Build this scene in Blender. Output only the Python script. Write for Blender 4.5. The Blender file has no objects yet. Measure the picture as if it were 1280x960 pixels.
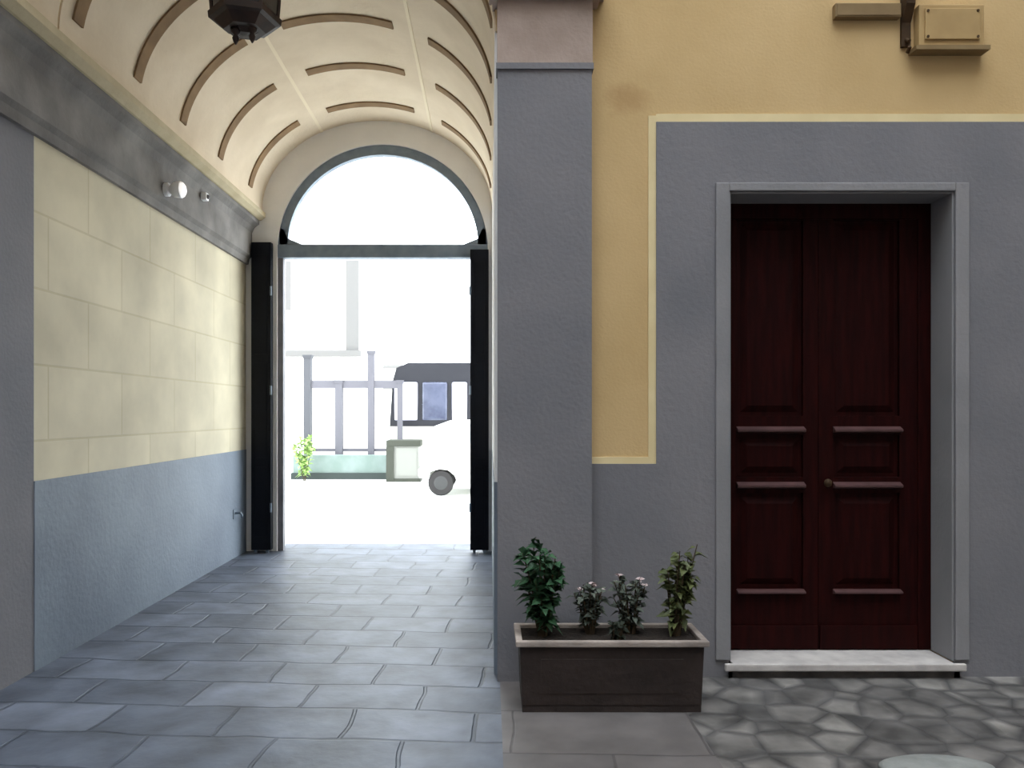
import bpy, bmesh, math, random
from mathutils import Vector, Matrix
random.seed(7)
PI = math.pi
SC = bpy.context.scene
C = SC.collection

# ------------------------------------------------------------------ camera, world, sun, exposure
cam_d = bpy.data.cameras.new('camera'); cam = bpy.data.objects.new('camera', cam_d); C.objects.link(cam)
cam_d.sensor_width = 36; cam_d.lens = 27.0
cam_d.shift_x = 28 / 1280; cam_d.shift_y = 36 / 1280
cam.location = (0, 0, 1.55); cam.rotation_euler = (PI / 2, 0, 0)
cam_d.clip_start = 0.05; cam_d.clip_end = 300
SC.camera = cam

W = bpy.data.worlds.new('sky'); SC.world = W; W.use_nodes = True
bg = W.node_tree.nodes['Background']
bg.inputs['Color'].default_value = (0.87, 0.945, 1.0, 1)
bg.inputs['Strength'].default_value = 8.0

SC.view_settings.view_transform = 'Standard'; SC.view_settings.look = 'None'
SC.view_settings.gamma = 1.0; SC.view_settings.use_curve_mapping = False
SC.view_settings.exposure = 0.0
SC.cycles.use_denoising = True
SC.cycles.max_bounces = 10; SC.cycles.diffuse_bounces = 7

# ------------------------------------------------------------------ materials
def lin(c):
    return tuple(((v / 255) / 12.92 if v / 255 <= 0.04045 else ((v / 255 + 0.055) / 1.055) ** 2.4) for v in c) + (1,)

def mat(name, col, rough=0.85, col2=None, scale=3.0, bump=0.0, bscale=30.0, spec=0.3, detail=4.0, stretch=None, metal=0.0, lo=.35, hi=.65):
    m = bpy.data.materials.new(name); m.use_nodes = True
    n = m.node_tree.nodes; l = m.node_tree.links; p = n['Principled BSDF']
    p.inputs['Roughness'].default_value = rough; p.inputs['Specular IOR Level'].default_value = spec
    p.inputs['Metallic'].default_value = metal
    c1 = lin(col); p.inputs['Base Color'].default_value = c1
    tc = n.new('ShaderNodeTexCoord'); mp = n.new('ShaderNodeMapping')
    l.new(tc.outputs['Object'], mp.inputs['Vector'])
    if stretch: mp.inputs['Scale'].default_value = stretch
    if col2:
        t = n.new('ShaderNodeTexNoise'); t.inputs['Scale'].default_value = scale; t.inputs['Detail'].default_value = detail
        l.new(mp.outputs['Vector'], t.inputs['Vector'])
        r = n.new('ShaderNodeValToRGB'); r.color_ramp.elements[0].position = lo; r.color_ramp.elements[1].position = hi
        r.color_ramp.elements[0].color = c1; r.color_ramp.elements[1].color = lin(col2)
        l.new(t.outputs['Fac'], r.inputs['Fac']); l.new(r.outputs['Color'], p.inputs['Base Color'])
    if bump:
        t2 = n.new('ShaderNodeTexNoise'); t2.inputs['Scale'].default_value = bscale; t2.inputs['Detail'].default_value = 5
        l.new(tc.outputs['Object'], t2.inputs['Vector'])
        b = n.new('ShaderNodeBump'); b.inputs['Strength'].default_value = bump; b.inputs['Distance'].default_value = 0.02
        l.new(t2.outputs['Fac'], b.inputs['Height']); l.new(b.outputs['Normal'], p.inputs['Normal'])
    return m

def brick_mat(name, cA, cB, cM, bw, bh, mortar, rough, axes='xy', spec=0.3, bump=0.4, warp=0.0, rot=0.0, noise=None, dark=.62):
    """blocks laid in courses; axes picks the two object axes the pattern runs on"""
    m = bpy.data.materials.new(name); m.use_nodes = True
    n = m.node_tree.nodes; l = m.node_tree.links; p = n['Principled BSDF']
    p.inputs['Roughness'].default_value = rough; p.inputs['Specular IOR Level'].default_value = spec
    tc = n.new('ShaderNodeTexCoord'); sp = n.new('ShaderNodeSeparateXYZ'); cb = n.new('ShaderNodeCombineXYZ')
    l.new(tc.outputs['Object'], sp.inputs['Vector'])
    l.new(sp.outputs[axes[0].upper()], cb.inputs['X']); l.new(sp.outputs[axes[1].upper()], cb.inputs['Y'])
    mp = n.new('ShaderNodeMapping'); mp.inputs['Rotation'].default_value = (0, 0, rot); l.new(cb.outputs['Vector'], mp.inputs['Vector'])
    vec = mp.outputs['Vector']
    if warp:
        wn = n.new('ShaderNodeTexNoise'); wn.inputs['Scale'].default_value = 2.2; wn.inputs['Detail'].default_value = 2
        l.new(vec, wn.inputs['Vector'])
        sub = n.new('ShaderNodeVectorMath'); sub.operation = 'SUBTRACT'; sub.inputs[1].default_value = (.5, .5, .5)
        l.new(wn.outputs['Color'], sub.inputs[0])
        sc = n.new('ShaderNodeVectorMath'); sc.operation = 'SCALE'; sc.inputs['Scale'].default_value = warp
        l.new(sub.outputs['Vector'], sc.inputs[0])
        ad = n.new('ShaderNodeVectorMath'); ad.operation = 'ADD'; l.new(vec, ad.inputs[0]); l.new(sc.outputs['Vector'], ad.inputs[1])
        vec = ad.outputs['Vector']
    bt = n.new('ShaderNodeTexBrick'); bt.inputs['Scale'].default_value = 1.0
    bt.inputs['Brick Width'].default_value = bw; bt.inputs['Row Height'].default_value = bh
    bt.inputs['Mortar Size'].default_value = mortar; bt.inputs['Mortar Smooth'].default_value = 0.5
    bt.inputs['Color1'].default_value = lin(cA); bt.inputs['Color2'].default_value = lin(cB); bt.inputs['Mortar'].default_value = lin(cM)
    l.new(vec, bt.inputs['Vector'])
    nz = n.new('ShaderNodeTexNoise'); nz.inputs['Scale'].default_value = noise or 4.0; nz.inputs['Detail'].default_value = 6
    l.new(tc.outputs['Object'], nz.inputs['Vector'])
    rp = n.new('ShaderNodeValToRGB'); rp.color_ramp.elements[0].position = .3; rp.color_ramp.elements[1].position = .7
    rp.color_ramp.elements[0].color = (dark, dark, dark, 1); rp.color_ramp.elements[1].color = (1.1, 1.1, 1.1, 1)
    l.new(nz.outputs['Fac'], rp.inputs['Fac'])
    mx = n.new('ShaderNodeMix'); mx.data_type = 'RGBA'; mx.blend_type = 'MULTIPLY'; mx.inputs[0].default_value = 1.0
    l.new(bt.outputs['Color'], mx.inputs[6]); l.new(rp.outputs['Color'], mx.inputs[7]); l.new(mx.outputs[2], p.inputs['Base Color'])
    if bump:
        ml = n.new('ShaderNodeMath'); ml.operation = 'MULTIPLY_ADD'; ml.inputs[1].default_value = -1.0
        l.new(bt.outputs['Fac'], ml.inputs[0]); l.new(nz.outputs['Fac'], ml.inputs[2])
        b = n.new('ShaderNodeBump'); b.inputs['Strength'].default_value = bump; b.inputs['Distance'].default_value = 0.02
        l.new(ml.outputs[0], b.inputs['Height']); l.new(b.outputs['Normal'], p.inputs['Normal'])
    return m

def cobble_mat(name, cA, cB, cJ, scale, rough, bump):
    m = bpy.data.materials.new(name); m.use_nodes = True
    n = m.node_tree.nodes; l = m.node_tree.links; p = n['Principled BSDF']
    p.inputs['Roughness'].default_value = rough; p.inputs['Specular IOR Level'].default_value = 0.4
    tc = n.new('ShaderNodeTexCoord')
    v1 = n.new('ShaderNodeTexVoronoi'); v1.inputs['Scale'].default_value = scale; v1.inputs['Randomness'].default_value = .85
    v2 = n.new('ShaderNodeTexVoronoi'); v2.feature = 'DISTANCE_TO_EDGE'; v2.inputs['Scale'].default_value = scale; v2.inputs['Randomness'].default_value = .85
    for v in (v1, v2): l.new(tc.outputs['Object'], v.inputs['Vector'])
    bw = n.new('ShaderNodeSeparateColor'); l.new(v1.outputs['Color'], bw.inputs[0])
    r = n.new('ShaderNodeValToRGB'); r.color_ramp.elements[0].color = lin(cA); r.color_ramp.elements[1].color = lin(cB)
    l.new(bw.outputs[0], r.inputs['Fac'])
    e = n.new('ShaderNodeValToRGB'); e.color_ramp.elements[0].position = .0; e.color_ramp.elements[1].position = .16
    l.new(v2.outputs['Distance'], e.inputs['Fac'])
    mx = n.new('ShaderNodeMix'); mx.data_type = 'RGBA'; l.new(e.outputs['Color'], mx.inputs[0])
    mx.inputs[6].default_value = lin(cJ); l.new(r.outputs['Color'], mx.inputs[7])
    nz = n.new('ShaderNodeTexNoise'); nz.inputs['Scale'].default_value = 5.0; nz.inputs['Detail'].default_value = 6; l.new(tc.outputs['Object'], nz.inputs['Vector'])
    rp = n.new('ShaderNodeValToRGB'); rp.color_ramp.elements[0].position = .32; rp.color_ramp.elements[1].position = .68
    rp.color_ramp.elements[0].color = (.42, .42, .42, 1); rp.color_ramp.elements[1].color = (1.15, 1.15, 1.15, 1); l.new(nz.outputs['Fac'], rp.inputs['Fac'])
    m2 = n.new('ShaderNodeMix'); m2.data_type = 'RGBA'; m2.blend_type = 'MULTIPLY'; m2.inputs[0].default_value = 1
    l.new(mx.outputs[2], m2.inputs[6]); l.new(rp.outputs['Color'], m2.inputs[7]); l.new(m2.outputs[2], p.inputs['Base Color'])
    b = n.new('ShaderNodeBump'); b.inputs['Strength'].default_value = bump; b.inputs['Distance'].default_value = .03
    l.new(e.outputs['Color'], b.inputs['Height']); l.new(b.outputs['Normal'], p.inputs['Normal'])
    return m

def stain_yellow():
    """yellow lime plaster with one rusty drip stain near the pilaster"""
    m = mat('yellow_plaster', (203, 174, 128), .9, (192, 163, 116), 1.6, .10, 60)
    n = m.node_tree.nodes; l = m.node_tree.links; p = n['Principled BSDF']
    src = p.inputs['Base Color'].links[0].from_socket
    tc = n.new('ShaderNodeTexCoord')
    mp = n.new('ShaderNodeMapping'); mp.vector_type = 'TEXTURE'
    mp.inputs['Location'].default_value = (.80, 4.53, 3.40); mp.inputs['Scale'].default_value = (.17, 1, .12)
    l.new(tc.outputs['Object'], mp.inputs['Vector'])
    ln = n.new('ShaderNodeVectorMath'); ln.operation = 'LENGTH'; l.new(mp.outputs['Vector'], ln.inputs[0])
    nz = n.new('ShaderNodeTexNoise'); nz.inputs['Scale'].default_value = 14; l.new(tc.outputs['Object'], nz.inputs['Vector'])
    ad = n.new('ShaderNodeMath'); ad.operation = 'ADD'; l.new(ln.outputs['Value'], ad.inputs[0]); l.new(nz.outputs['Fac'], ad.inputs[1])
    r = n.new('ShaderNodeValToRGB'); r.color_ramp.elements[0].position = .45; r.color_ramp.elements[1].position = .95
    r.color_ramp.elements[0].color = (.42, .42, .42, 1); r.color_ramp.elements[1].color = (0, 0, 0, 1)
    mr = n.new('ShaderNodeMath'); mr.operation = 'MULTIPLY'; mr.inputs[1].default_value = .65
    l.new(ad.outputs[0], mr.inputs[0]); l.new(mr.outputs[0], r.inputs['Fac'])
    mx = n.new('ShaderNodeMix'); mx.data_type = 'RGBA'; l.new(r.outputs['Color'], mx.inputs[0])
    l.new(src, mx.inputs[6]); mx.inputs[7].default_value = lin((150, 112, 68)); l.new(mx.outputs[2], p.inputs['Base Color'])
    return m

M = {
    'yellow': stain_yellow(),
    'grey': mat('grey_plaster', (124, 122, 126), .85, (112, 112, 117), 1.3, .2, 40),
    'court': mat('courtyard_pale_grey_plaster', (176, 172, 168), .9, (164, 160, 157), 1.2),
    'grey_pale': mat('architrave_grey_plaster', (138, 136, 139), .8, (128, 127, 130), 2, .15, 40),  # the architrave's own lighter grey
    'pink': mat('pinkish_stone', (170, 152, 142), .85, (158, 140, 130), 5, .15, 40),
    'pale_line': mat('pale_cream_paint', (226, 208, 164), .85, (214, 195, 150), 4),
    'ashlar': brick_mat('passage_cream_ashlar', (212, 202, 176), (206, 196, 170), (196, 185, 156), .95, .46, .010, .85, 'yz', bump=.12, noise=1.6, dark=.78),
    'dado': mat('passage_grey_dado', (118, 128, 140), .6, (104, 113, 126), 1.6, .2, 25, spec=.4),
    'frieze': mat('cornice_grey_stone', (136, 132, 128), .85, (106, 102, 99), 2.5, .3, 25),
    'mould': mat('cornice_cream_moulding', (196, 182, 152), .85, (180, 165, 134), 4, .15, 30),
    'vault': mat('vault_cream_plaster', (224, 208, 184), .9, (212, 195, 170), 2.2, .2, 30),
    'rib': mat('vault_brown_paint', (140, 114, 84), .9, (124, 100, 74), 6),
    'vline': mat('vault_pale_paint', (228, 214, 188), .9),
    'end': mat('end_wall_pale_plaster', (234, 232, 230), .9, (226, 224, 222), 2.5, .15, 30),
    'slab': brick_mat('lava_paving_slabs', (101, 107, 120), (75, 81, 93), (64, 70, 81), .62, .36, .012, .5, 'xy', spec=.35, bump=.6, warp=.09, rot=.06, noise=3.6, dark=.45),
    'apron': brick_mat('plain_stone_strip', (106, 101, 100), (96, 92, 92), (84, 80, 80), .9, .5, .008, .6, 'xy', spec=.3, bump=.3, warp=.05, rot=.03, noise=3.0, dark=.6),
    'cobble': cobble_mat('courtyard_cobbles', (96, 93, 92), (136, 132, 128), (78, 76, 76), 4.6, .6, .3),
    'street': mat('street_sun_paled_stone', (232, 232, 228), .8, (222, 222, 218), .8, .2, 8),  # very pale colour stands in for sunlight bouncing into the passage
    'iron': mat('haze_lightened_iron', (124, 136, 148), .5, (108, 120, 134), 8, spec=.4),  # iron lightened, the haze at the gateway is in its colour
    'iron_pale': mat('worn_grey_iron', (120, 118, 120), .6, (104, 104, 108), 8),
    'leaf_dark': mat('dark_gate_paint', (13, 16, 24), .5, (9, 11, 18), 5, spec=.15),
    'lantern': mat('black_brown_iron', (54, 34, 24), .6, (38, 24, 17), 12, spec=.4),
    'lantern_glass': mat('smoky_brown_glass', (34, 24, 24), .15, None, spec=.5),
    'door': mat('dark_red_varnished_wood', (40, 10, 9), .55, (28, 7, 7), 6, .08, 60, spec=.06, stretch=(5, 5, .5)),
    'door_highlight': mat('highlit_brown_moulding', (84, 58, 58), .45, (68, 46, 46), 12, spec=.4),
    'marble': mat('pale_threshold_stone', (196, 190, 186), .5, (172, 166, 164), 9, .1, 40, spec=.4),
    'pale_slab': mat('pale_paving_stone', (136, 138, 136), .7, (118, 120, 118), 9, .3, 25),
    'step': mat('dark_step_stone', (86, 82, 80), .8, (66, 63, 62), 9, .4, 25),
    'planter': mat('dark_brown_terracotta', (52, 43, 40), .8, (40, 33, 31), 5, .4, 30),
    'rim': mat('worn_planter_rim', (166, 154, 146), .8, (126, 116, 110), 5, .3, 40),
    'soil': mat('soil', (40, 32, 26), .95, (26, 20, 16), 20, .8, 60),
    'green': mat('green_leaf', (50, 86, 56), .6, (34, 62, 40), 20, spec=.35),
    'olive': mat('olive_leaf', (90, 96, 56), .55, (62, 70, 40), 20, spec=.35),
    'grey_leaf': mat('greyish_leaf', (86, 92, 82), .6, (58, 66, 58), 20),
    'dark_leaf': mat('dark_leaf', (44, 52, 40), .6, (30, 36, 28), 20),
    'stem': mat('brown_stem', (64, 52, 38), .8),
    'flower': mat('pale_pink_petals', (190, 172, 172), .7),
    'white': mat('white_enamel', (235, 235, 236), .4),
    'tan': mat('tan_painted_metal', (176, 148, 102), .7, (164, 136, 92), 6),
    'tan_dark': mat('tan_painted_conduit', (134, 112, 78), .7, (124, 102, 70), 6),
    'rust': mat('dark_rusty_iron', (72, 50, 26), .75, (54, 38, 20), 14),
    'facade_pale': mat('pale_distant_plaster', (224, 222, 216), .9, (214, 212, 206), .6),
    'facade_line': mat('distant_stone_and_shadow', (104, 102, 100), .9),
    'fence': mat('fence_weathered_iron', (74, 74, 78), .7),
    'fence_pale': mat('fence_pale_iron', (92, 90, 96), .7),
    'lowwall': mat('greenish_low_wall', (120, 132, 128), .9, (108, 122, 116), 3),
    'coping': mat('dark_wall_base', (54, 60, 58), .9),
    'cabinet': mat('grey_cabinet_paint', (128, 128, 122), .7),
    'cabinet_dark': mat('dark_cabinet_trim', (58, 60, 52), .7),
    'carwhite': mat('white_car_paint', (226, 226, 220), .3, spec=.5),
    'vancream': mat('cream_van_paint', (178, 176, 164), .4, spec=.5),
    'vandark': mat('dark_van_paint', (22, 22, 30), .5, spec=.4),
    'glass': mat('bluish_vehicle_glass', (84, 88, 106), .15, (62, 66, 84), 3, spec=.5),
    'pale_glass': mat('blown_out_car_glass', (150, 154, 164), .2, spec=.5),  # overexposed brightness put into the pale glass colour
    'pale_leaf': mat('pale_yellow_green_leaf', (150, 176, 104), .6, (128, 156, 88), 12),
    'tyre': mat('tyre_rubber', (50, 48, 48), .9),
    'hub': mat('wheel_hub', (60, 60, 60), .5),
    'pale_reflect': mat('pane_reflection_and_lamp', (190, 188, 204), .9),  # pale tone for reflections painted on van panes, also the tail lamp
}

# ------------------------------------------------------------------ mesh helpers
class MB:
    def __init__(s): s.v = []; s.f = []; s.m = []; s.smooth = False
    def add(s, vs, fs, mi=0):
        o = len(s.v); s.v += [tuple(v) for v in vs]
        for f in fs: s.f.append([o + i for i in f]); s.m.append(mi)
        return s
    def box(s, x0, x1, y0, y1, z0, z1, mi=0):
        v = [(x, y, z) for z in (z0, z1) for y in (y0, y1) for x in (x0, x1)]
        return s.add(v, [(0, 2, 3, 1), (4, 5, 7, 6), (0, 1, 5, 4), (2, 6, 7, 3), (0, 4, 6, 2), (1, 3, 7, 5)], mi)
    def frustum(s, x0, x1, y0, y1, z0, z1, dx, dy, mi=0):
        v = [(x0 + dx, y0 + dy, z0), (x1 - dx, y0 + dy, z0), (x1 - dx, y1 - dy, z0), (x0 + dx, y1 - dy, z0), (x0, y0, z1), (x1, y0, z1), (x1, y1, z1), (x0, y1, z1)]
        return s.add(v, [(3, 2, 1, 0), (4, 5, 6, 7), (0, 1, 5, 4), (1, 2, 6, 5), (2, 3, 7, 6), (3, 0, 4, 7)], mi)
    def prism(s, poly, axis, a, b, mi=0):
        """closed outline extruded from a to b along an axis; poly gives the other two coordinates"""
        def P(p, t): return {'x': (t, p[0], p[1]), 'y': (p[0], t, p[1]), 'z': (p[0], p[1], t)}[axis]
        k = len(poly); v = [P(p, a) for p in poly] + [P(p, b) for p in poly]
        fs = [list(range(k)), list(range(2 * k - 1, k - 1, -1))] + [(i, i + k, (i + 1) % k + k, (i + 1) % k) for i in range(k)]
        return s.add(v, fs, mi)
    def lathe(s, prof, seg, c=(0, 0, 0), mi=0, axis='z', ph=0.0):
        v = []; f = []
        for r, h in prof:
            for i in range(seg):
                a = 2 * PI * i / seg + ph; p, q = r * math.cos(a), r * math.sin(a)
                v.append({'z': (c[0] + p, c[1] + q, c[2] + h), 'y': (c[0] + p, c[1] + h, c[2] + q), 'x': (c[0] + h, c[1] + p, c[2] + q)}[axis])
        for j in range(len(prof) - 1):
            for i in range(seg):
                f.append((j * seg + i, j * seg + (i + 1) % seg, (j + 1) * seg + (i + 1) % seg, (j + 1) * seg + i))
        f.append(list(range(seg))[::-1]); f.append([(len(prof) - 1) * seg + i for i in range(seg)])
        return s.add(v, f, mi)
    def tube(s, pts, r, seg=8, mi=0):
        pts = [Vector(p) for p in pts]; rs = r if isinstance(r, (list, tuple)) else [r] * len(pts)
        v = []; f = []
        for k, p in enumerate(pts):
            d = (pts[min(k + 1, len(pts) - 1)] - pts[max(k - 1, 0)]).normalized()
            u = d.orthogonal().normalized() if abs(d.z) > .95 else d.cross(Vector((0, 0, 1))).normalized()
            w = d.cross(u).normalized()
            for i in range(seg):
                a = 2 * PI * i / seg; v.append(p + (u * math.cos(a) + w * math.sin(a)) * rs[k])
        for k in range(len(pts) - 1):
            for i in range(seg):
                f.append((k * seg + i, k * seg + (i + 1) % seg, (k + 1) * seg + (i + 1) % seg, (k + 1) * seg + i))
        f.append(list(range(seg))[::-1]); f.append([(len(pts) - 1) * seg + i for i in range(seg)])
        return s.add(v, f, mi)
    def leaf(s, p, d, L, w, mi=0, droop=.25):
        p = Vector(p); d = Vector(d).normalized(); side = d.cross(Vector((0, 0, 1)))
        side = side.normalized() if side.length > .05 else Vector((1, 0, 0))
        up = side.cross(d).normalized(); a = random.uniform(-.7, .7); side = side * math.cos(a) + up * math.sin(a); up = side.cross(d)
        m1 = p + d * L * .45; t = p + d * L - Vector((0, 0, L * droop))
        return s.add([p, m1 + side * w + up * w * .35, t, m1 - side * w + up * w * .35, m1],
                     [(0, 1, 4), (1, 2, 4), (2, 3, 4), (3, 0, 4)], mi)
    def build(s, name, mats, parent=None, bevel=0.0, smooth=False, loc=None):
        me = bpy.data.meshes.new(name)
        me.from_pydata(s.v, [], s.f); me.validate()
        if not isinstance(mats, (list, tuple)): mats = [mats]
        for x in mats: me.materials.append(x)
        bm = bmesh.new(); bm.from_mesh(me)
        if len(bm.faces) == len(s.m):
            bm.faces.ensure_lookup_table()
            for i, f in enumerate(bm.faces): f.material_index = s.m[i]
        bmesh.ops.recalc_face_normals(bm, faces=bm.faces)
        if bevel:
            ed = [e for e in bm.edges if len(e.link_faces) == 2 and e.calc_face_angle(0) > .5]
            bmesh.ops.bevel(bm, geom=ed, offset=bevel, segments=2, affect='EDGES', profile=.6, clamp_overlap=True)
        if smooth:
            for f in bm.faces: f.smooth = True
        bm.to_mesh(me); bm.free()
        o = bpy.data.objects.new(name, me); C.objects.link(o)
        if loc: o.location = loc
        if parent:
            o.parent = parent
            if parent.type == 'EMPTY':            # meshes are written in world coordinates
                o.matrix_parent_inverse = Matrix.Translation(-parent.location)
        return o

def tag(o, label, cat, group=None, kind=None):
    if label: o['label'] = label
    if cat: o['category'] = cat
    if group: o['group'] = group
    if kind: o['kind'] = kind
    return o
def thing(name, label, cat, loc, group=None):
    o = bpy.data.objects.new(name, None); C.objects.link(o); o.location = loc; o.empty_display_size = .1
    return tag(o, label, cat, group)
def struct(o, label=None, cat=None): return tag(o, label, cat, None, 'structure')

# ------------------------------------------------------------------ setting
YF = 4.53            # facade plane
XL, XR = -2.73, .03  # passage walls
YE = 8.60            # street end of the passage
CX, CZ, RA, RB = -1.26, 3.80, 1.29, 1.02   # vault ellipse

o = MB().box(-6.5, .06, -7, YE + .5, -.2, 0).build('floor_passage', M['slab'])
struct(o, 'worn bluish stone slab floor running through the vaulted passage', 'floor')
o = MB().box(.06, 1.02, -7, YE + .5, -.2, 0).build('floor_apron', M['apron'])
struct(o, 'plain brownish grey stone strip under the planter', 'floor')
o = MB().box(1.02, 6.5, -7, YE + .5, -.2, 0).build('floor_courtyard', M['cobble'])
struct(o, 'rough dark and pale cobbled floor before the wooden door', 'floor')
o = MB().box(-40, 40, YE + .5, 80, -.2, 0).build('floor_street', M['street'])
struct(o, 'street paving beyond the archway, paled to stand in for sunlight', 'floor')

# facade with the door opening and the passage mouth
X0, X1, ZD = 1.406, 2.73, 2.85
HT = 17.0
b = MB()
b.box(.33, X0, YF, YF + .35, 0, HT).box(X1, 6.5, YF, YF + .35, 0, HT).box(X0, X1, YF, YF + .35, ZD, HT)
N = 40
arc = [(CX + (RA + .01) * math.cos(PI * i / N), CZ + (RB + .01) * math.sin(PI * i / N)) for i in range(N + 1)]   # right to left
for i in range(N):
    (xa, za), (xb, zb) = arc[i], arc[i + 1]
    b.add([(xa, YF, za), (xb, YF, zb), (xb, YF, HT), (xa, YF, HT), (xa, YF + .35, za), (xb, YF + .35, zb), (xb, YF + .35, HT), (xa, YF + .35, HT)],
          [(0, 1, 2, 3), (7, 6, 5, 4), (0, 4, 5, 1), (3, 2, 6, 7)])
b.box(arc[0][0], .33, YF, YF + .35, 3.80, HT)
b.box(-6.5, arc[-1][0], YF, YF + .35, 3.80, HT)
b.box(-6.5, XL - .3, YF, YF + .35, 0, 3.80)
struct(b.build('wall_front', M['yellow']), 'yellow plaster courtyard wall around the dark red door', 'wall')

# grey painted border: dado, door surround and the field right of the door, slightly proud
b = MB(); t = .018
b.box(.59, .98, YF - t, YF, 0, 1.25).box(.98, X0, YF - t, YF, 0, 3.26).box(X0, X1, YF - t, YF, ZD, 3.26).box(X1, 6.5, YF - t, YF, 0, 3.26)
struct(b.build('trim_1', M['grey']), 'grey painted plaster border around the door and along the wall foot', 'wall border')
b = MB(); t2 = .034
b.box(X0 - .08, X0, YF - t2, YF - t, .10, ZD + .05).box(X1, X1 + .08, YF - t2, YF - t, .10, ZD + .05).box(X0, X1, YF - t2, YF - t, ZD, ZD + .05)
b.box(X1 - .012, X1, YF - t, YF + .35, .0885, ZD).box(X0, X0 + .012, YF - t, YF + .35, .0885, ZD).box(X0 + .012, X1 - .012, YF - t, YF + .35, ZD - .012, ZD)
struct(b.build('trim_2', M['grey_pale'], bevel=.006), 'slim lighter grey architrave framing the wooden door', 'door surround')
b = MB(); t3 = .008
b.box(.59, .935, YF - t3, YF, 1.25, 1.29).box(.935, .98, YF - t3, YF, 1.25, 3.30).box(.98, 6.5, YF - t3, YF, 3.26, 3.31)
struct(b.build('trim_3', M['pale_line']), 'pale cream painted line edging the yellow field', 'wall border')

# pilasters
b = MB(); PX0, PX1, PY = .046, .59, 4.43
b.box(PX0, PX1, PY, 4.56, 0, 3.545)
b.box(PX0 - .008, PX1 + .010, PY - .012, 4.56, 3.53, 3.565)
b.box(PX0 - .002, PX1 + .004, PY - .006, 4.56, 3.565, 3.93, 1)
b.box(PX0 - .03, PX1 + .045, PY - .045, 4.56, 3.93, 3.97, 1)
b.box(PX0 - .05, PX1 + .08, PY - .085, 4.56, 3.97, 4.08, 1)
struct(b.build('trim_4', [M['grey'], M['pink']]), 'grey pilaster with pinkish capital between archway and yellow strip', 'pilaster')
b = MB(); b.box(-3.3, XL, 3.9, YF + .07, 0, 3.21)
struct(b.build('trim_5', M['grey']), 'grey pilaster at the left mouth of the passage', 'pilaster')

# passage walls, cornice, vault
b = MB(); b.box(XL - .3, XL, YF + .07, YE, 1.14, 3.3); b.box(XL - .3, XL + .006, YF + .07, YE, 0, 1.14, 1)
struct(b.build('wall_left', [M['ashlar'], M['dado']]), 'cream block-patterned passage wall above a bluish grey dado', 'wall')
b = MB(); b.box(XR, .33, YF + .02, YE, 1.14, 3.81); b.box(XR - .004, .33, YF + .02, YE, 0, 1.14, 1)
struct(b.build('wall_right', [M['end'], M['dado']]), 'passage wall behind the grey pilaster, seen edge on', 'wall')
b = MB(); ya, yb = 3.86, YE
prof = [(-3.3, 3.21), (-2.70, 3.21), (-2.69, 3.27), (-2.66, 3.30), (-2.66, 3.56), (-2.63, 3.62), (-2.58, 3.66), (-2.58, 3.70), (-3.3, 3.70)]
b.prism(prof, 'y', ya, yb, 0)
b.prism([(-3.3, 3.70), (-2.56, 3.70), (-2.51, 3.735), (-2.51, 3.785), (-2.54, 3.80), (-3.3, 3.80)], 'y', ya - .03, yb, 1)
struct(b.build('trim_6', [M['frieze'], M['mould']]), 'grey stained cornice with cream top moulding along the left passage wall', 'cornice')
b = MB()
def ell(th, off=0.0): return (CX + (RA + off) * math.cos(th), CZ + (RB + off) * math.sin(th))
y0, y1 = YF + .02, YE
inn = [ell(PI * i / 64) for i in range(65)]; out = [ell(PI * i / 64, .25) for i in range(65)]
b.prism(inn + out[::-1], 'y', y0, y1, 0)
def strip(ta, tb, ya, yb, d, mi, k=16):
    ii = [ell(ta + (tb - ta) * i / k, -d) for i in range(k + 1)]; oo = [ell(ta + (tb - ta) * i / k, .01) for i in range(k + 1)]
    b.prism(ii + oo[::-1], 'y', ya, yb, mi)
D = PI / 180
for yr in (4.72, 5.52, 6.34, 7.22, 8.12):
    for ta, tb in ((8, 54), (69, 111), (126, 172)): strip(ta * D, tb * D, yr - .055, yr + .055, .014, 1)
for th in (61.5, 118.5): strip((th - .7) * D, (th + .7) * D, y0 + .01, y1 - .01, .008, 2, 3)
o = struct(b.build('ceiling', [M['vault'], M['rib'], M['vline']]), 'cream barrel vault with brown painted cross bands', 'vaulted ceiling')

b = MB(); k = 20
b.prism([ell(PI / 2 + PI / 2 * i / k) for i in range(k + 1)] + [ell(PI / 2 + PI / 2 * i / k, .5) for i in range(k, -1, -1)], 'y', 3.9, YF)
struct(b.build('trim_7', M['vault']), 'cream plaster arch band at the left mouth of the passage', 'arch band')

# street end wall with the arched opening
AX, AR, AZ = -1.20, 1.18, 3.38
b = MB(); N = 40; ye = YE + .35
b.box(-6, AX - AR, YE, ye, 0, AZ).box(AX + AR, 6.5, YE, ye, 0, AZ).box(-6, AX - AR, YE, ye, AZ, HT).box(AX + AR, 6.5, YE, ye, AZ, HT)
for i in range(N):
    a0, a1 = PI * i / N, PI * (i + 1) / N
    xa, za, xb, zb = AX + AR * math.cos(a0), AZ + AR * math.sin(a0), AX + AR * math.cos(a1), AZ + AR * math.sin(a1)
    b.add([(xa, YE, za), (xb, YE, zb), (xb, YE, HT), (xa, YE, HT), (xa, ye, za), (xb, ye, zb), (xb, ye, HT), (xa, ye, HT)],
          [(0, 1, 2, 3), (7, 6, 5, 4), (0, 4, 5, 1), (3, 2, 6, 7)])
struct(b.build('wall_far', M['end']), 'pale end wall of the passage pierced by the arched gateway', 'wall')

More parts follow.
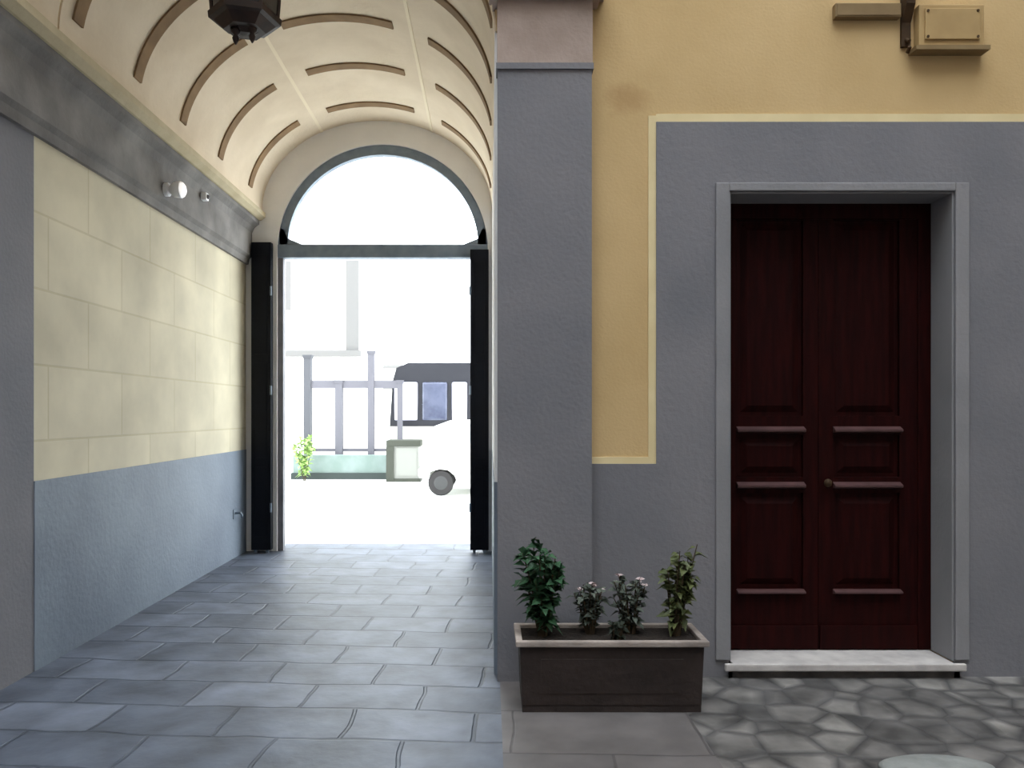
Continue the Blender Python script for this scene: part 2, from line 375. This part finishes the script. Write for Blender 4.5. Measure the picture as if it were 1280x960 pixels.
# the rest of the courtyard, behind and beside the camera, and the roof over the passage
struct(MB().box(-6.8, -6.5, -7, YF + .35, 0, HT).build('wall_courtyard_left', M['court']), 'pale grey courtyard wall on the left side', 'wall')
struct(MB().box(6.5, 6.8, -7, YE + .35, 0, HT).build('wall_courtyard_right', M['court']), 'pale grey courtyard wall on the right side', 'wall')
struct(MB().box(-6.8, 6.8, -7.3, -7, 0, HT).build('wall_back', M['court']), 'pale grey courtyard wall behind the viewer', 'wall')
struct(MB().box(-6.8, 6.8, YF, YE + .35, HT, HT + .2).build('ceiling_roof', M['step']), 'flat roof of the front range over the passage', 'roof')

# ------------------------------------------------------------------ door_1: double leaf, dark red
d1 = thing('door_1', 'dark red brown double wooden door with six raised panels in grey surround', 'door', (2.07, 4.78, .088)); d1['kind'] = 'structure'
ZB, ZT, YD = .09, 2.845, 4.76
MB().box(X0, X0 + .02, YD - .03, YD + .08, ZB, ZT).box(X1 - .09, X1, YD - .03, YD + .08, ZB, ZT).box(X0 + .02, X1 - .09, YD - .03, YD + .08, ZT - .10, ZT).build('door_frame', M['door'], d1, bevel=.006)
xs = 2.028
def px_x(p): return (p - 612) * YD / 960
def px_z(p): return 1.55 - (p - 516) * YD / 960
for xa, xb, pa, pb in ((X0 + .022, xs - .002, px_x(920), px_x(1002)), (xs + .002, X1 - .092, px_x(1040), px_x(1122))):
    lf = MB().box(xa, xb, YD, YD + .05, ZB, ZT - .102).build('door_leaf', M['door'], d1)
    st = MB()
    rows = [(px_z(520), px_z(276)), (px_z(596), px_z(544)), (px_z(735), px_z(616))]
    # stiles and rails stand proud of the sunk panels
    st.box(xa, pa, YD - .022, YD, ZB, ZT - .102).box(pb, xb, YD - .022, YD, ZB, ZT - .102)
    zs = [ZB] + [z for r in rows[::-1] for z in r] + [ZT - .102]
    for k in range(0, len(zs), 2): st.box(pa, pb, YD - .022, YD, zs[k], zs[k + 1])
    st.build('stiles_and_rails', M['door'], lf)
    for (z0, z1) in rows:
        q = MB(); q.frustum(pa + .03, pb - .03, 0, .02, z0 + .03, z1 - .03, 0, 0)
        q = MB(); i1, i2 = .025, .065
        q.add([(pa + i1, YD, z0 + i1), (pb - i1, YD, z0 + i1), (pb - i1, YD, z1 - i1), (pa + i1, YD, z1 - i1),
               (pa + i2, YD - .018, z0 + i2), (pb - i2, YD - .018, z0 + i2), (pb - i2, YD - .018, z1 - i2), (pa + i2, YD - .018, z1 - i2)],
              [(0, 1, 5, 4), (1, 2, 6, 5), (2, 3, 7, 6), (3, 0, 4, 7), (4, 5, 6, 7), (3, 2, 1, 0)])
        q.build('raised_panel', M['door'], lf)
    # ledge mouldings, their highlights painted as a lighter brown
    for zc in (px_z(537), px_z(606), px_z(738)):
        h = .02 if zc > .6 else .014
        MB().prism([(YD - .022, zc - h), (YD - .022, zc + h), (YD - .038, zc + h * .6), (YD - .058, zc + h * .1), (YD - .058, zc - h * .5), (YD - .03, zc - h)], 'x', pa - .005, pb + .005).build('ledge_moulding', M['door_highlight'], lf)
    MB().box(xa + .004, xb - .004, YD - .036, YD - .022, ZB + .006, ZB + .15).build('kick_board', M['door'], lf, bevel=.004)
q = MB(); q.lathe([(.004, -.075), (.02, -.07), (.026, -.055), (.018, -.04), (.009, -.035), (.009, -.022)], 14, (xs + .045, YD, 1.12), axis='y'); q.build('door_knob', M['rust'], d1, smooth=True)

th = thing('threshold', 'pale worn stone threshold on a dark step below the wooden door', 'threshold', (2.07, 4.5, 0))
MB().prism([(X0 - .035, 4.462), (X1 + .045, 4.462), (X1 + .045, YF - .04), (X1 - .014, YF - .04), (X1 - .014, YD + .06), (X0 + .014, YD + .06), (X0 + .014, YF - .04), (X0 - .035, YF - .04)], 'z', .045, .088).build('threshold_slab', M['marble'], th, bevel=.008)
MB().prism([(X0 - .01, 4.49), (X1 + .02, 4.49), (X1 + .02, YF - .04), (X1 - .014, YF - .04), (X1 - .014, YD + .06), (X0 + .014, YD + .06), (X0 + .014, YF - .04), (X0 - .01, YF - .04)], 'z', 0, .045).build('step_base', M['step'], th)

# ------------------------------------------------------------------ gate at the street end
g = thing('iron_gateway', 'dark iron arched gate frame with straight transom in the gateway', 'gate frame', (AX, YE + .08, 0))
b = MB(); ri, ro = 1.07, AR; fa, fb = YE + .03, YE + .11
b.prism([(AX + ro * math.cos(PI * i / 48), AZ + .06 + (ro - .06) / ro * ro * math.sin(PI * i / 48)) for i in range(49)] +
        [(AX + ri * math.cos(PI * i / 48), AZ + .06 + (ri - .06) * math.sin(PI * i / 48)) for i in range(48, -1, -1)], 'y', fa, fb)
b.build('arch_rim', M['iron'], g)
MB().box(AX - AR, AX + AR, fa - .02, fb + .03, AZ - .09, AZ + .06).build('transom', M['iron'], g, bevel=.012)
MB().box(AX - AR, AX - AR + .06, fa, fb, 0, AZ - .09).build('jamb', M['iron_pale'], g)
MB().box(AX + AR - .06, AX + AR, fa, fb, 0, AZ - .09).build('jamb', M['iron_pale'], g)
for sx in (-1, 1):
    xe = AX + sx * (AR - .02)
    MB().prism([(xe, AZ + .06), (xe - sx * .26, AZ + .06), (xe - sx * .09, AZ + .13), (xe - sx * .045, AZ + .24), (xe, AZ + .24)], 'y', fa, fb).build('corner_bracket', M['iron'], g)
def gate_leaf(xa, xb, zt, label):
    t = thing('gate_leaf', label, 'gate leaf', ((xa + xb) / 2, 8.5, 0), 'folded gate leaves')
    n = 2; w = .034
    for k in range(n):
        y = 8.50 + k * .046
        p = MB().box(xa, xb, y, y + w, .03, zt).build('folding_panel', M['leaf_dark'], t, bevel=.004)
        if k == 0:
            for z0, z1 in ((.18, .95), (1.05, 2.1), (2.2, zt - .14)):
                MB().box(xa + .045, xb - .045, y - .010, y, z0, z1).build('raised_field', M['leaf_dark'], p, bevel=.004)
    for z in (.5, 1.8, 2.9):
        MB().tube([((xb if xa < -2 else xa), 8.497, z - .05), ((xb if xa < -2 else xa), 8.497, z + .05)], .011).build('hinge', M['iron'], t)
    MB().box(xa + .03, xa + .06, 8.51, 8.53, 0, .03).build('foot', M['iron'], t)
    MB().box(xb - .06, xb - .03, 8.51, 8.53, 0, .03).build('foot', M['iron'], t)
gate_leaf(-2.64, -2.42, 3.44, 'dark folded gate leaf standing open against the left passage wall')
gate_leaf(-.215, -.01, 3.36, 'dark folded gate leaf standing open on the right of the archway')

# ------------------------------------------------------------------ lantern under the vault
LX, LY = -1.56, 4.9
L = thing('hanging_lantern', 'dark iron six-sided lantern hanging from the cream vault', 'lantern', (LX, LY, 3.86))
hx = lambda r, z: [(LX + r * math.cos(PI / 3 * i + .26), LY + r * math.sin(PI / 3 * i + .26), z) for i in range(6)]
A, B = hx(.20, 4.07), hx(.225, 4.42)
for i in range(6):
    j = (i + 1) % 6
    MB().tube([A[i], B[i]], .013, 6).build('corner_bar', M['lantern'], L)
    c = Vector((LX, LY, 4.25)); vs = [Vector(p) for p in (A[i], A[j], B[j], B[i])]; inn_ = [v + (Vector((c.x, c.y, v.z)) - v) * .05 for v in vs]
    MB().add(vs + inn_, [(0, 1, 2, 3), (7, 6, 5, 4), (0, 4, 5, 1), (1, 5, 6, 2), (2, 6, 7, 3), (3, 7, 4, 0)]).build('glass_pane', M['lantern_glass'], L)
MB().lathe([(.13, 3.985), (.19, 4.035), (.222, 4.045), (.226, 4.085), (.20, 4.09)], 6, (LX, LY, 0), ph=.26).build('bottom_ring', M['lantern'], L)
MB().lathe([(.01, 3.955), (.05, 3.96), (.085, 3.985), (.13, 3.99), (.13, 4.0)], 6, (LX, LY, 0), ph=.26).build('bottom_cup', M['lantern'], L)
for dx, dz in ((-.05, .0), (.055, .01)):
    MB().lathe([(.004, 3.885 + dz), (.016, 3.905 + dz), (.022, 3.925 + dz), (.012, 3.945 + dz), (.03, 3.962 + dz), (.034, 3.985 + dz)], 10, (LX + dx, LY - .03, 0)).build('finial', M['lantern'], L, smooth=True)
MB().lathe([(.235, 4.41), (.25, 4.425), (.245, 4.445), (.16, 4.51), (.07, 4.55), (.05, 4.58), (.02, 4.60)], 6, (LX, LY, 0), ph=.26).build('lantern_cap', M['lantern'], L)
MB().tube([(LX, LY, 4.59), (LX, LY, 4.783)], .012).build('chain', M['lantern'], L)
MB().lathe([(.05, 4.765), (.04, 4.755), (.015, 4.74)][::-1], 10, (LX, LY, 0)).build('ceiling_hook', M['lantern'], L)

# ------------------------------------------------------------------ small fittings
s = thing('wall_spotlight', 'larger white round spotlight on the grey left cornice', 'spotlight', (-2.66, 6.30, 3.38))
MB().lathe([(.055, 0), (.055, .03), (.035, .04)], 16, (-2.66, 6.30, 3.38), axis='x').build('base_plate', M['white'], s)
MB().lathe([(.03, .04), (.062, .07), (.07, .13), (.05, .14), (.045, .135)], 16, (-2.66, 6.30, 3.38), axis='x').build('lamp_head', M['white'], s, smooth=True)
lm = bpy.data.materials.new('lit_lamp_glass'); lm.use_nodes = True
pl = lm.node_tree.nodes['Principled BSDF']; pl.inputs['Base Color'].default_value = (.9, .9, .9, 1); pl.inputs['Emission Color'].default_value = (1, .97, .95, 1); pl.inputs['Emission Strength'].default_value = .7
MB().lathe([(.066, .12), (.06, .145), (.04, .16), (.004, .166)], 16, (-2.66, 6.30, 3.38), axis='x').build('lamp_glass', lm, s, smooth=True)
s = thing('wall_sensor', 'tiny white sensor box on the cornice beyond the spotlight', 'sensor', (-2.66, 7.1, 3.6))
MB().box(-2.66, -2.605, 7.06, 7.13, 3.51, 3.58).build('sensor_body', M['white'], s, bevel=.008)
MB().lathe([(.022, 0), (.018, .014), (.004, .02)], 12, (-2.605, 7.095, 3.545), axis='x').build('sensor_lens', M['iron_pale'], s, smooth=True)
s = thing('gate_catch', 'small iron gate catch low on the left dado by the gate', 'gate catch', (XL, 8.2, .46))
MB().box(XL + .006, XL + .014, 8.15, 8.25, .42, .52).build('back_plate', M['iron'], s)
MB().tube([(XL + .014, 8.2, .48), (XL + .07, 8.2, .48), (XL + .085, 8.2, .46), (XL + .085, 8.2, .43)], .012).build('hook', M['iron'], s, smooth=True)

s = thing('cable_duct', 'flat tan cable duct high on the yellow wall above the door', 'cable duct', (2.22, YF, 3.9))
MB().box(2.02, 2.405, YF - .045, YF, 3.862, 3.945).build('duct_body', M['tan_dark'], s, bevel=.006)
MB().box(2.03, 2.395, YF - .049, YF - .045, 3.872, 3.935).build('duct_cover', M['tan_dark'], s)
s = thing('iron_wall_bracket', 'dark rusty iron bracket between the cable duct and the junction box', 'wall bracket', (2.445, YF, 3.9))
MB().box(2.42, 2.475, YF - .02, YF, 3.70, 4.25).build('back_plate', M['rust'], s, bevel=.004)
MB().prism([(YF - .02, 3.84), (YF - .07, 3.93), (YF - .09, 4.2), (YF - .02, 4.25)], 'x', 2.422, 2.474).build('gusset', M['rust'], s)
MB().tube([(2.448, YF - .02, 3.74), (2.448, YF - .05, 3.72), (2.448, YF - .055, 3.68), (2.448, YF - .03, 3.66)], .011).build('hook', M['rust'], s)
s = thing('junction_box', 'tan painted junction box high on the yellow wall above the door', 'junction box', (2.68, YF, 3.8))
MB().box(2.50, 2.88, YF - .06, YF, 3.68, 3.93).build('box_body', M['tan'], s, bevel=.008)
MB().box(2.53, 2.85, YF - .072, YF - .06, 3.72, 3.90).build('box_lid', M['tan'], s, bevel=.004)
MB().box(2.47, 2.90, YF - .085, YF, 3.655, 3.68).build('shadow_lip', M['tan_dark'], s)  # darker lip carries the shadow beneath the box in its colour
for x, z in ((2.545, 3.735), (2.835, 3.735), (2.545, 3.885), (2.835, 3.885)):
    MB().lathe([(.008, -.004), (.008, 0)], 8, (x, YF - .072, z), axis='y').build('lid_screw', M['rust'], s)

# ------------------------------------------------------------------ planter and its plants
PA, PB, PF, PK = .135, 1.13, 3.94, 4.30
P = thing('stone_planter', 'dark brown trough planter with worn rim at the pilaster foot', 'planter', ((PA + PB) / 2, (PF + PK) / 2, 0))
b = MB(); b.frustum(PA + .02, PB - .02, PF + .02, PK - .02, .03, .345, .012, .012); b.build('trough', M['planter'], P, bevel=.01)
b = MB(); w = .035
b.box(PA, PB, PF, PF + w, .345, .375).box(PA, PB, PK - w, PK, .345, .375).box(PA, PA + w, PF + w, PK - w, .345, .375).box(PB - w, PB, PF + w, PK - w, .345, .375)
b.build('rim', M['rim'], P, bevel=.006)
MB().box(PA + w, PB - w, PF + w, PK - w, .33, .355).build('soil', M['soil'], P)
MB().add([(PA + .13, PF + .026, .10), (PB - .13, PF + .026, .10), (PB - .13, PF + .014, .28), (PA + .13, PF + .014, .28), (PA + .13, PF + .07, .10), (PB - .13, PF + .07, .10), (PB - .13, PF + .06, .28), (PA + .13, PF + .06, .28)],
         [(0, 1, 2, 3), (0, 4, 5, 1), (3, 2, 6, 7), (0, 3, 7, 4), (1, 5, 6, 2), (7, 6, 5, 4)]).build('front_panel', M['planter'], P)
MB().box(PA + .035, PB - .035, PF + .035, PK - .035, 0, .035).build('base', M['planter'], P)

def plant(name, label, cat, x, y, n, h, spread, mleaf, L, lean=(0, 0), per=14, flowers=0, z=.353, wl=.32, group=None):
    t = thing(name, label, cat, (x, y, z), group); st = MB(); fo = MB(); fl = MB()
    for k in range(n):
        a = 2 * PI * k / n + random.uniform(-.4, .4); r = spread * random.uniform(.35, 1); hh = h * random.uniform(.6, 1)
        p0 = Vector((x + .02 * math.cos(a), y + .02 * math.sin(a), z)); 
        p2 = Vector((x + lean[0] * hh / h + r * math.cos(a), y + lean[1] * hh / h + .8 * r * math.sin(a), z + hh)); p1 = (p0 + p2) / 2 + Vector((0, 0, hh * .12))
        pts = [p0.lerp(p1, i / 3) for i in range(3)] + [p1.lerp(p2, i / 3) for i in range(4)]
        st.tube(pts, [.006 - .0006 * i for i in range(7)], 5)
        for i in range(per):
            u = random.uniform(.12, 1); q = p0.lerp(p1, u * 2) if u < .5 else p1.lerp(p2, u * 2 - 1)
            d = Vector((random.uniform(-1, 1), random.uniform(-1, 1), random.uniform(-.25, .9)))
            fo.leaf(q, d, L * random.uniform(.7, 1.2), L * wl)
        if k < flowers:
            for i in range(6):
                aa = PI / 3 * i; fl.leaf(p2 + Vector((0, 0, .004)), (math.cos(aa), math.sin(aa), .5), .03, .012)
            fl.lathe([(.002, -.004), (.007, 0), (.006, .006), (.001, .009)], 6, tuple(p2))
    st.build('stems', M['stem'], t); fo.build('foliage', M[mleaf], t)
    if flowers: fl.build('blossoms', M['flower'], t)
    return t
plant('leafy_plant', 'bright green bushy plant at the left end of the planter', 'plant', .285, 4.12, 17, .50, .155, 'green', .08, per=24)
plant('flowering_plant', 'greyish plant with pale blossoms beside the green bush in the planter', 'plant', .545, 4.165, 13, .28, .10, 'grey_leaf', .055, per=16, flowers=6, group='flowering plants in the planter')
plant('flowering_plant', 'greyish plant with pale blossoms in the middle of the planter', 'plant', .765, 4.165, 13, .30, .10, 'grey_leaf', .055, per=16, flowers=5, group='flowering plants in the planter')
plant('shrub', 'olive green shrub leaning up to the right end of the planter', 'shrub', 1.0, 4.13, 13, .50, .11, 'olive', .07, lean=(.06, .02), per=20)
plant('small_plant', 'dark tuft of leaves at the planter front between the flowering plants', 'plant', .67, 4.02, 7, .10, .035, 'dark_leaf', .04, per=10)

t = thing('paving_stone', 'pale rounded stone slab at the bottom edge before the wooden door', 'paving stone', (1.95, 3.33, 0))
prof = [(1.0, 0), (.97, .012), (.88, .02), (.5, .024), (.05, .025)]
q = MB(); q.lathe(prof, 28); q.v = [(1.95 + x * .25 * (1 + .06 * math.sin(3 * math.atan2(y, x))), 3.33 + y * .13, z) for x, y, z in q.v]
q.build('stone_slab', M['pale_slab'], t, smooth=True)

# ------------------------------------------------------------------ beyond the gateway
def bldg(x0, x1, y, h, d, label, strings, wins):
    t = thing('building', label, 'building', ((x0 + x1) / 2, y, 0))
    MB().box(x0, x1, y, y + d, 0, h).build('facade', M['facade_pale'], t)
    for z in strings: MB().box(x0 - .1, x1 + .12, y - .22, y, z, z + .2).build('string_course', M['facade_line'], t)  # dark grey of the course includes its painted shadow band
    MB().box(x1 - .4, x1 + .03, y - .1, y, strings[0] + .2, min(h, 6.7)).build('corner_pilaster', M['facade_line'], t)
    MB().box(x0 - .3, x1 + .3, y - .3, y + d, h, h + .25).build('roof', M['facade_line'], t)
    for x, z in wins:
        f = MB().box(x - .6, x + .6, y - .06, y, z, z + 1.9).build('window', M['facade_pale'], t)
        MB().box(x - .48, x + .48, y - .075, y - .06, z + .12, z + 1.78).build('pane', M['facade_line'], f)
bldg(-16, -4.45, 26, 17, 6, 'pale building across the street at the left of the archway view', (3.45, 12.0), [(x, z) for x in (-10.6, -7.2) for z in (4.9, 8.4)])
bldg(-30, 30, 60, 5.0, 6, 'long pale low building at the far end of the street', (3.4,), [(x, 1.1) for x in range(-27, 28, 6)])

def X(p, Y): return (p - 612) * Y / 960
def Z(p, Y): return 1.55 - (p - 516) * Y / 960
YW = 17.9
t = thing('low_wall', 'low greenish wall with dark foot strip across the street', 'wall', (-3.5, YW, 0))
MB().box(X(366, YW), X(486, YW), YW, YW + .3, .10, .56).build('wall_body', M['lowwall'], t)
MB().box(X(364, YW), X(522, YW), YW - .04, YW + .34, 0, .15).build('foot_strip', M['coping'], t)
t = thing('street_railing', 'tall iron railing posts with top rail behind the low wall', 'railing', (-3.5, YW + .5, 0))
yr = YW + .48
for p, zt, r, m in ((385, 2.85, .085, 'fence'), (424, 2.25, .085, 'fence_pale'), (464, 2.95, .075, 'fence_pale'), (500, 2.25, .06, 'fence_pale')):
    x = X(p, yr); MB().box(x - r, x + r, yr - r, yr + r, 0, zt).frustum(x - r - .03, x + r + .03, yr - r - .03, yr + r + .03, zt, zt + .08, .02, .02).build('post', M[m], t)
MB().box(X(385, yr), X(500, yr), yr - .05, yr + .05, 2.14, 2.32).build('top_rail', M['fence_pale'], t)
MB().box(X(385, yr), X(500, yr), yr - .03, yr + .03, .62, .70).build('lower_rail', M['fence_pale'], t)
plant('roadside_shrub', 'small pale green shrub against the left railing post across the street', 'shrub', X(386, YW), YW - .42, 12, 1.05, .3, 'pale_leaf', .15, per=20, z=0.0)
YC = 17.2
t = thing('utility_cabinet', 'grey street cabinet with dark top and side next to the low wall', 'cabinet', (X(505, YC), YC, 0))
xa, xb = X(484, YC), X(524, YC)
MB().box(xa, xb, YC, YC + .45, .06, .82).build('cabinet_body', M['cabinet'], t)
MB().box(xa - .02, xb + .03, YC - .05, YC + .47, .80, .94).build('cabinet_top', M['cabinet_dark'], t, bevel=.02)
MB().box(xa - .02, xa + .15, YC - .04, YC + .02, .06, .80).build('side_pillar', M['cabinet_dark'], t)
MB().box(xa - .02, xb + .03, YC - .03, YC + .46, 0, .08).build('plinth', M['cabinet_dark'], t)
MB().box(xa + .2, xb - .05, YC - .012, YC, .14, .76).build('cabinet_door', M['cabinet'], t)

def wheel(x, y, r, w, parent):
    o = MB().lathe([(r * .62, 0), (r * .93, 0), (r, w * .2), (r, w * .8), (r * .93, w), (r * .62, w)], 24, (x, y, r), axis='y').build('wheel', M['tyre'], parent, smooth=False)
    MB().lathe([(r * .1, -.015), (r * .4, -.012), (r * .6, .005), (r * .62, .02)], 20, (x, y, r), axis='y').build('hubcap', M['hub'], o)
def shell(b, prof, y0, y1, tum, z_belt, mi=0):
    """body side outline extruded across, leaning inwards above the belt line"""
    k = len(prof); v = []
    for s_, y in ((1, y0), (-1, y1)):
        for x, z in prof: v.append((x, y + s_ * max(0, z - z_belt) * tum, z))
    b.add(v, [list(range(k)), list(range(2 * k - 1, k - 1, -1))] + [(i, i + k, (i + 1) % k + k, (i + 1) % k) for i in range(k)], mi)
# small white car, side on, tail at the left
cx, cy = X(524, 14.3), 14.3
t = thing('parked_car', 'small white car parked side on beyond the right gate leaf', 'car', (cx + 1.8, cy + .8, 0))
b = MB(); pr = [(0, .34), (.02, .55), (.0, .80), (.10, 1.02), (.28, 1.30), (.55, 1.40), (1.5, 1.42), (2.0, 1.34), (2.55, .98), (3.3, .88), (3.52, .72), (3.55, .34), (3.45, .22),
                (3.2, .22), (3.14, .42), (3.0, .54), (2.8, .58), (2.6, .54), (2.46, .42), (2.4, .22), (.72, .22), (.66, .38), (.54, .48), (.38, .5), (.22, .46), (.12, .34)]
shell(b, [(cx + x, z) for x, z in pr], cy, cy + 1.6, .22, .85); b.build('car_body', M['carwhite'], t)
for q in ([(.36, .98), (.45, 1.27), (.62, 1.33), (1.2, 1.34), (1.2, .98)], [(1.27, .98), (1.27, 1.34), (1.95, 1.28), (2.38, .98)]):
    b = MB(); b.add([(cx + x, cy - .006 + max(0, z - .85) * .22, z) for x, z in q] + [(cx + x, cy + .03 + max(0, z - .85) * .22, z) for x, z in q],
                    [list(range(len(q))), list(range(2 * len(q) - 1, len(q) - 1, -1))] + [(i, i + len(q), (i + 1) % len(q) + len(q), (i + 1) % len(q)) for i in range(len(q))])
    b.build('side_window', M['pale_glass'], t)
for x, r in ((.40, .24), (2.8, .27)):
    wheel(cx + x, cy + .03, r, .18, t); wheel(cx + x, cy + 1.4, r, .18, t)
MB().box(cx - .03, cx + .2, cy + .05, cy + 1.55, .36, .5).build('bumper', M['carwhite'], t, bevel=.03)
MB().box(cx - .01, cx + .06, cy + .02, cy + .2, .72, .9).build('tail_lamp', M['pale_reflect'], t)
# dark-topped van behind it
YV = 18.75; vx = X(487, YV)
t = thing('parked_van', 'dark roofed van parked behind the white car', 'van', (vx + 2.5, YV + .9, 0))
b = MB(); pr = [(.0, .4), (0, 1.15), (4.7, 1.15), (4.75, .4), (4.2, .35), (4.1, .6), (3.8, .72), (3.5, .6), (3.4, .35), (1.3, .35), (1.2, .6), (.9, .72), (.6, .6), (.5, .35)]
b.prism([(vx + x * 1.1, z * 1.06) for x, z in pr], 'y', YV, YV + 1.8); b.build('lower_body', M['vancream'], t)
b = MB(); pr = [(0, 1.15), (.06, 2.2), (.14, 2.5), (.4, 2.62), (3.4, 2.62), (3.75, 2.45), (4.3, 1.5), (4.7, 1.15)]
shell(b, [(vx + x * 1.1, z * 1.06) for x, z in pr], YV, YV + 1.8, .06, 1.27); b.build('upper_body', M['vandark'], t)
for xa, xb, m in ((.10, .62, 'pale_reflect'), (.72, 1.28, 'glass'), (1.38, 1.72, 'pale_reflect'), (1.85, 2.9, 'glass')):  # pale panes have reflections put into their colour
    MB().box(vx + xa * 1.1, vx + xb * 1.1, YV - .012, YV + .08, 1.36, 2.30).build('side_window', M[m], t, bevel=.06)
for x in (1.0, 4.18):
    wheel(vx + x, YV + .04, .33, .2, t); wheel(vx + x, YV + 1.55, .33, .2, t)
